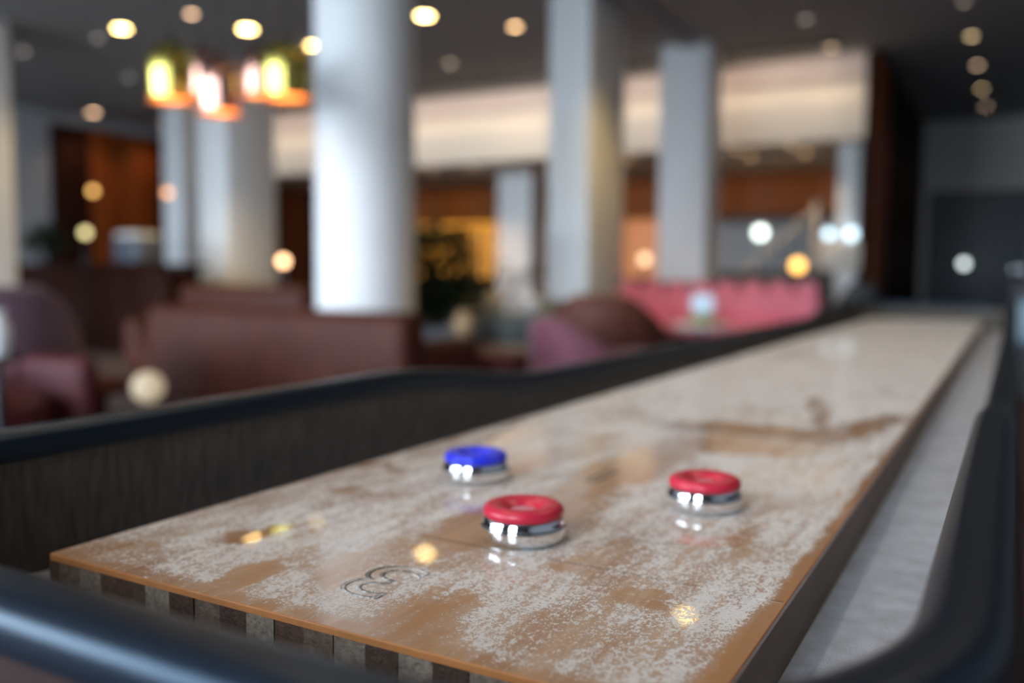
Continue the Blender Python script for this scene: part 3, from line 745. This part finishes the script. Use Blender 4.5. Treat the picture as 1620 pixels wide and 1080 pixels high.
# amber back bar
def at_y(px, py, y):
    v = ray(px, py); return Vector((0, 0, CAMZ)) + v * (y / v.y)
x0, x1 = at_y(640, 400, 15.2).x, at_y(800, 400, 15.2).x
bs = thing('back_bar_shelf', 'amber lit bottle shelf glowing under the bulkhead', 'shelf', ((x0 + x1) / 2, 15.4, 0))
hw = (x1 - x0) / 2
link('back_panel', rbox(2 * hw, 0.06, 2.0, (0, 0.25, 1.0), 0.0), emit('amber backlit panel', (1.0, 0.42, 0.05), 0.95), bs)
link('cabinet', rbox(2 * hw, 0.5, 0.9, (0, 0, 0.45), 0.01, 1), M['wood_dark'], bs)
for s in (-1, 1): link('side_panel', rbox(0.06, 0.5, 2.05, (s * (hw + 0.03), 0, 1.02), 0.004, 1), M['wood_dark'], bs)
for z in (1.22, 1.55, 1.88): link('shelf_board', rbox(2 * hw, 0.28, 0.03, (0, 0.06, z), 0.004, 1), M['line_wood'], bs)
BOT = [mat('amber bottle', (0.45, 0.16, 0.02), 0.15, coat=0.4), mat('green bottle', (0.03, 0.09, 0.03), 0.15, coat=0.4), mat('dark bottle', (0.05, 0.02, 0.015), 0.15, coat=0.4)]
bme = lathe([(0.0, 0), (0.038, 0), (0.04, 0.02), (0.04, 0.17), (0.03, 0.21), (0.014, 0.235), (0.014, 0.29), (0.0, 0.29)], 16)
rr = random.Random(5)
BM_ = []
for m in BOT:
    q = bme.copy(); q.materials.clear(); q.materials.append(m); BM_.append(q)
for row, z in enumerate((0.90, 1.235, 1.565)):
    for k in range(11):
        x_ = bs.location.x - hw + 0.12 + (2 * hw - 0.24) * k / 10
        o = link('bottle', BM_[rr.randrange(3)], None, None, (x_, 15.40 + rr.uniform(-0.03, 0.05), z + 0.0005))
        tag(o, 'small liquor bottle on the amber lit shelf under the bulkhead', 'bottle', 'bottles on the amber back bar')
# terracotta lit niche further right
nx0, nx1 = at_y(975, 400, 15).x, at_y(1050, 400, 15).x
t = thing('lit_niche', 'terracotta coloured lit cabinet between the two grey square columns', 'cabinet', ((nx0 + nx1) / 2, 15.2, 0))
wn_ = nx1 - nx0
link('back_panel', rbox(wn_, 0.05, 1.05, (0, 0.15, 1.45), 0.0), emit('terracotta glow', (1.0, 0.38, 0.14), 0.48), t)  # panel glow stands in for light falling on an orange tan wall
link('body', rbox(wn_, 0.4, 0.9, (0, 0, 0.45), 0.01, 1), M['wood_red'], t)
for s in (-1, 1): link('side_panel', rbox(0.05, 0.4, 1.15, (s * (wn_ / 2 + 0.025), 0, 1.45), 0.004, 1), M['wood_red'], t)
link('top_panel', rbox(wn_ + 0.1, 0.4, 0.05, (0, 0, 2.05), 0.004, 1), M['wood_red'], t)

# globe lamps seen as soft discs
def globe(px, py, d, r, col, st, label, hang=2.6, cat='lamp', name='globe_pendant', stand=None):
    c = at(px, py, d)
    t = thing(name, label, cat, (c.x, c.y, c.z))
    link('globe', lathe([(0.0, -r)] + [(r * math.sin(PI * k / 12), -r * math.cos(PI * k / 12)) for k in range(1, 12)] + [(0.0, r)], 24), emit('globe glow', col, st), t)
    if stand is None:
        link('cord', lathe([(0.004, r * 0.95), (0.004, hang - c.z)], 6), M['steel_dark'], t)
        link('canopy', lathe([(0.04, hang - c.z - 0.02), (0.045, hang - c.z)], 16), M['steel_dark'], t)
    else:
        link('stem', lathe([(0.010, stand - c.z + 0.02), (0.010, -r * 0.9)], 8), M['steel_dark'], t)
        link('base', lathe([(0.06, stand - c.z), (0.06, stand - c.z + 0.02)], 16), M['steel_dark'], t)
globe(1203, 368, 12.5, 0.085, (0.85, 1.0, 0.92), 4.8, 'white globe pendant, largest bright disc under the bulkhead')
globe(1311, 370, 10.9, 0.060, (0.66, 0.88, 1.0), 3.2, 'left of the pair of pale blue globe pendants')
globe(1347, 370, 10.85, 0.062, (0.66, 0.88, 1.0), 3.4, 'right of the pair of pale blue globe pendants')
globe(1262, 420, 11.9, 0.085, (1.0, 0.52, 0.12), 4.5, 'orange globe standing lamp above the pink banquette', name='globe_lamp', stand=0.0)
globe(1020, 410, 12.4, 0.07, (1.0, 0.66, 0.40), 2.6, 'peach globe standing lamp in front of the terracotta cabinet', name='globe_lamp', stand=0.0)
globe(448, 413, 10.5, 0.055, (1.0, 0.58, 0.30), 7, 'peach globe lamp standing right of the white square column', name='globe_lamp', stand=0.0)
globe(1525, 417, 14.5, 0.06, (0.85, 0.95, 0.95), 3.2, 'grey white globe pendant hanging in front of the far doors', hang=CZ)
globe(147, 302, 13.0, 0.05, (1.0, 0.55, 0.15), 3.5, 'amber globe pendant in front of the left veneer wall, the left one', hang=CZ)
globe(265, 305, 12.5, 0.045, (1.0, 0.45, 0.18), 4.5, 'orange globe pendant overlapping the grey column on the left', hang=CZ)
globe(135, 368, 11.73, 0.055, (1.0, 0.85, 0.40), 2.6, 'pale yellow globe lamp standing on the dark bar counter', name='globe_lamp', stand=1.0605)

# dark bar counter on the left with things on it
bc = thing('bar_counter', 'long dark mahogany bar counter behind the left armchairs', 'counter', (-10.2, 7.15, 0), 0.0)
link('counter_top', rbox(3.64, 0.62, 0.05, (0, 0, 1.035), 0.012, 2), M['wood_dark'], bc)
for k in range(5):
    link('front_panel', rbox(0.69, 0.05, 0.98, (-1.42 + 0.71 * k, -0.22, 0.51), 0.008, 1), M['wood_dark'], bc)
link('body', rbox(3.56, 0.40, 1.0, (0, 0.02, 0.505), 0.0), M['wood_dark'], bc)
c = at_y(218, 400, 7.15)
t = thing('coffee_machine', 'dark blue grey boxy machine standing on the dark bar counter', 'machine', (c.x, 7.15, 1.0605))
link('body', rbox(0.46, 0.36, 0.30, (0, 0, 0.17), 0.03, 3), mat('blue grey enamel', (0.09, 0.10, 0.13), 0.3), t)
link('drip_tray', rbox(0.44, 0.42, 0.03, (0, -0.02, 0.015), 0.006, 1), M['steel_dark'], t)
link('cup_rail', rbox(0.42, 0.32, 0.05, (0, 0, 0.345), 0.015, 2), M['white_gloss'], t, label='pale cup rail on top')
c = at_y(72, 400, 7.1)
bush('potted_plant', 'dark leafy plant in a black pot at the left end of the bar counter', c.x, 7.1, 1.0605, 0.11, 0.14, 0.22, 0.36, 170, M['steel_dark'], M['leaf'], 0.18, 9)

# planter with pale foliage between plant and columns
c = at(838, 545, 8.3)
pl = thing('planter_box', 'long grey panelled planter on a beige plinth with pale sprigs', 'planter', (c.x, c.y, 0), 0.0)
link('plinth', rbox(1.50, 0.62, 0.34, (0, 0, 0.17), 0.01, 1), M['beige'], pl)
for k in range(4):
    link('panel', rbox(0.345, 0.05, 0.24, (-0.53 + 0.355 * k, -0.26, 0.46), 0.008, 1), M['grey_panel'], pl)
link('body', rbox(1.42, 0.46, 0.23, (0, 0.0, 0.455), 0.0), M['grey_panel'], pl)
link('rim', rbox(1.48, 0.58, 0.03, (0, 0, 0.595), 0.006, 1), M['grey_panel'], pl)
bm = bmesh.new(); rr = random.Random(11)
for k in range(500):
    a = rr.uniform(0, 2 * PI); fx = rr.uniform(-0.66, 0.66)
    if min(abs(fx + 0.40), abs(fx - 0.02) + 0.03, abs(fx - 0.52)) < 0.20: continue
    leaf_mesh(bm, Vector((fx, rr.uniform(-0.2, 0.2), 0.61 + rr.uniform(0, 0.10))), (math.cos(a), math.sin(a), rr.uniform(0.3, 1.5)), rr.uniform(0.06, 0.14), 0.035, 0.02)
f = link('foliage', bm_mesh(bm, 'sprigs', True), M['leaf_pale'], pl); f['kind'] = 'stuff'
for k, (dx, r, m) in enumerate(((-0.40, 0.10, M['beige']), (0.02, 0.085, M['white_gloss']), (0.52, 0.10, mat('ochre ceramic', (0.42, 0.27, 0.05), 0.5)))):
    t = thing('stone_ball' if k < 2 else 'ochre_bowl', ['large beige stone ball among the pale sprigs', 'small white stone ball among the pale sprigs', 'ochre ceramic ball at the right end of the planter'][k], 'ornament', (c.x + dx, c.y, 0.612))
    link('ball', lathe([(0.0, 0)] + [(r * math.sin(PI * j / 10), r - r * math.cos(PI * j / 10)) for j in range(1, 10)] + [(0.0, 2 * r)], 24), m, t)
c2 = at(733, 512, 7.1)
t = thing('beige_vase', 'round beige vase on a slim stand beside the blue grey pot', 'vase', (c2.x, c2.y, 0))
link('vase', lathe([(0.0, 0.47), (0.05, 0.47), (0.085, 0.53), (0.085, 0.59), (0.05, 0.645), (0.04, 0.66), (0.05, 0.68)], 24, cap=False), mat('tan ceramic', (0.55, 0.38, 0.22), 0.5), t)
link('stand', lathe([(0.10, 0), (0.10, 0.02), (0.02, 0.03), (0.02, 0.45), (0.10, 0.455), (0.10, 0.47), (0.0, 0.47)], 20), M['steel_dark'], t)
# arching palm to the right of it
c3 = at(780, 470, 9.6)
pt = thing('potted_palm', 'arching dark palm fronds in front of the pinkish post', 'plant', (c3.x, c3.y, 0))
link('pot', lathe([(0.13, 0), (0.17, 0.38), (0.15, 0.38), (0.14, 0.35), (0, 0.35)], 24), M['grey_panel'], pt)
for k in range(7):
    a = k * 0.9 + 0.25; ln = 0.55 + 0.12 * (k % 3); hz = 0.85 + 0.09 * (k % 3)
    pts = [Vector((math.cos(a) * ln * s, math.sin(a) * ln * s, 0.35 + hz * (1.7 * s - 0.95 * s * s))) for s in [i / 7 for i in range(8)]]
    st = link('stem', tube(pts, 0.008, 6), M['leaf'], pt)
    bm = bmesh.new()
    for i in range(3, 8):
        tdir = (pts[i] - pts[i - 1]).normalized(); sd = tdir.cross(Vector((0, 0, 1))).normalized()
        for s in (-1, 1):
            for q in (0.0, 0.5):
                leaf_mesh(bm, pts[i - 1].lerp(pts[i], q), sd * s + tdir * 0.6, 0.20, 0.03, 0.06)
    link('frond', bm_mesh(bm, 'frond', True), M['leaf'], pt)

# staircase and counter under the right section of the bulkhead
s0 = at_y(1165, 440, 13.0); s1 = at_y(1292, 330, 13.0)
sc_ = thing('staircase', 'grey staircase with diagonal handrail under the right of the bulkhead', 'staircase', (s0.x, 13.0, 0))
run = s1.x - s0.x; rise = s1.z - s0.z
link('handrail', tube([(0, 0, s0.z), (run, 0, s1.z)], 0.035, 10), M['wall_grey'], sc_)
for i in range(8):
    xk = run * (i + 0.5) / 8; zk = rise * (i + 0.5) / 8
    link('step', rbox(run / 8, 0.9, 0.05, (xk, 0.42, 0.05 + zk), 0.005, 1), M['beige'], sc_)
    link('baluster', lathe([(0.012, 0.07 + zk), (0.012, s0.z + zk)], 8, c=(xk, 0, 0)), M['steel_dark'], sc_)
bm = bmesh.new()
q = [(0, 0.0), (run, rise), (run, rise - 0.22), (0.22 * run / rise, 0.0)]
fv = [bm.verts.new((a, -0.03, max(0.0, b))) for a, b in q]; f_ = bm.faces.new(fv)
ex = bmesh.ops.extrude_face_region(bm, geom=[f_]); bmesh.ops.translate(bm, vec=(0, 0.05, 0), verts=[v for v in ex['geom'] if isinstance(v, bmesh.types.BMVert)])
link('stringer', bm_mesh(bm, 'stringer'), M['wall_grey'], sc_)
link('newel_post', rbox(0.09, 0.09, s1.z + 0.12, (run, 0, (s1.z + 0.12) / 2), 0.01, 1), M['wall_grey'], sc_)
a = at_y(1300, 405, 11.4); b = at_y(1362, 405, 11.4)
t = thing('menu_board', 'pale beige board on legs below the pair of blue globes', 'board', ((a.x + b.x) / 2, 11.4, 0))
link('panel', rbox(b.x - a.x, 0.04, 0.34, (0, 0, a.z), 0.01, 1), M['cream'], t)
for s in (-1, 1): link('leg', rbox(0.03, 0.03, a.z - 0.17, (s * (b.x - a.x) * 0.42, 0, (a.z - 0.17) / 2), 0.003, 1), M['steel_dark'], t)
t = thing('reception_counter', 'low dark counter under the right of the bulkhead behind the banquette', 'counter', (-2.75, 11.9, 0))
link('counter_top', rbox(1.5, 0.5, 0.05, (0, 0, 1.0), 0.01, 1), M['wood_dark'], t)
link('body', rbox(1.4, 0.4, 0.975, (0, 0, 0.4875), 0.01, 1), M['grey_panel'], t)

p = at_y(1612, 500, 8.2)
t = thing('arcade_cabinet', 'dark cabinet with a pale blue panel at the right frame edge beyond the table', 'cabinet', (p.x + 0.25, 8.2, 0))
link('body', rbox(0.62, 0.5, 0.95, (0, 0.26, 0.475), 0.02, 2), M['black_soft'], t)
link('screen', rbox(0.50, 0.03, 0.34, (0, -0.005, 0.63), 0.008, 1), emit('pale blue screen', (0.45, 0.68, 0.85), 0.2), t)
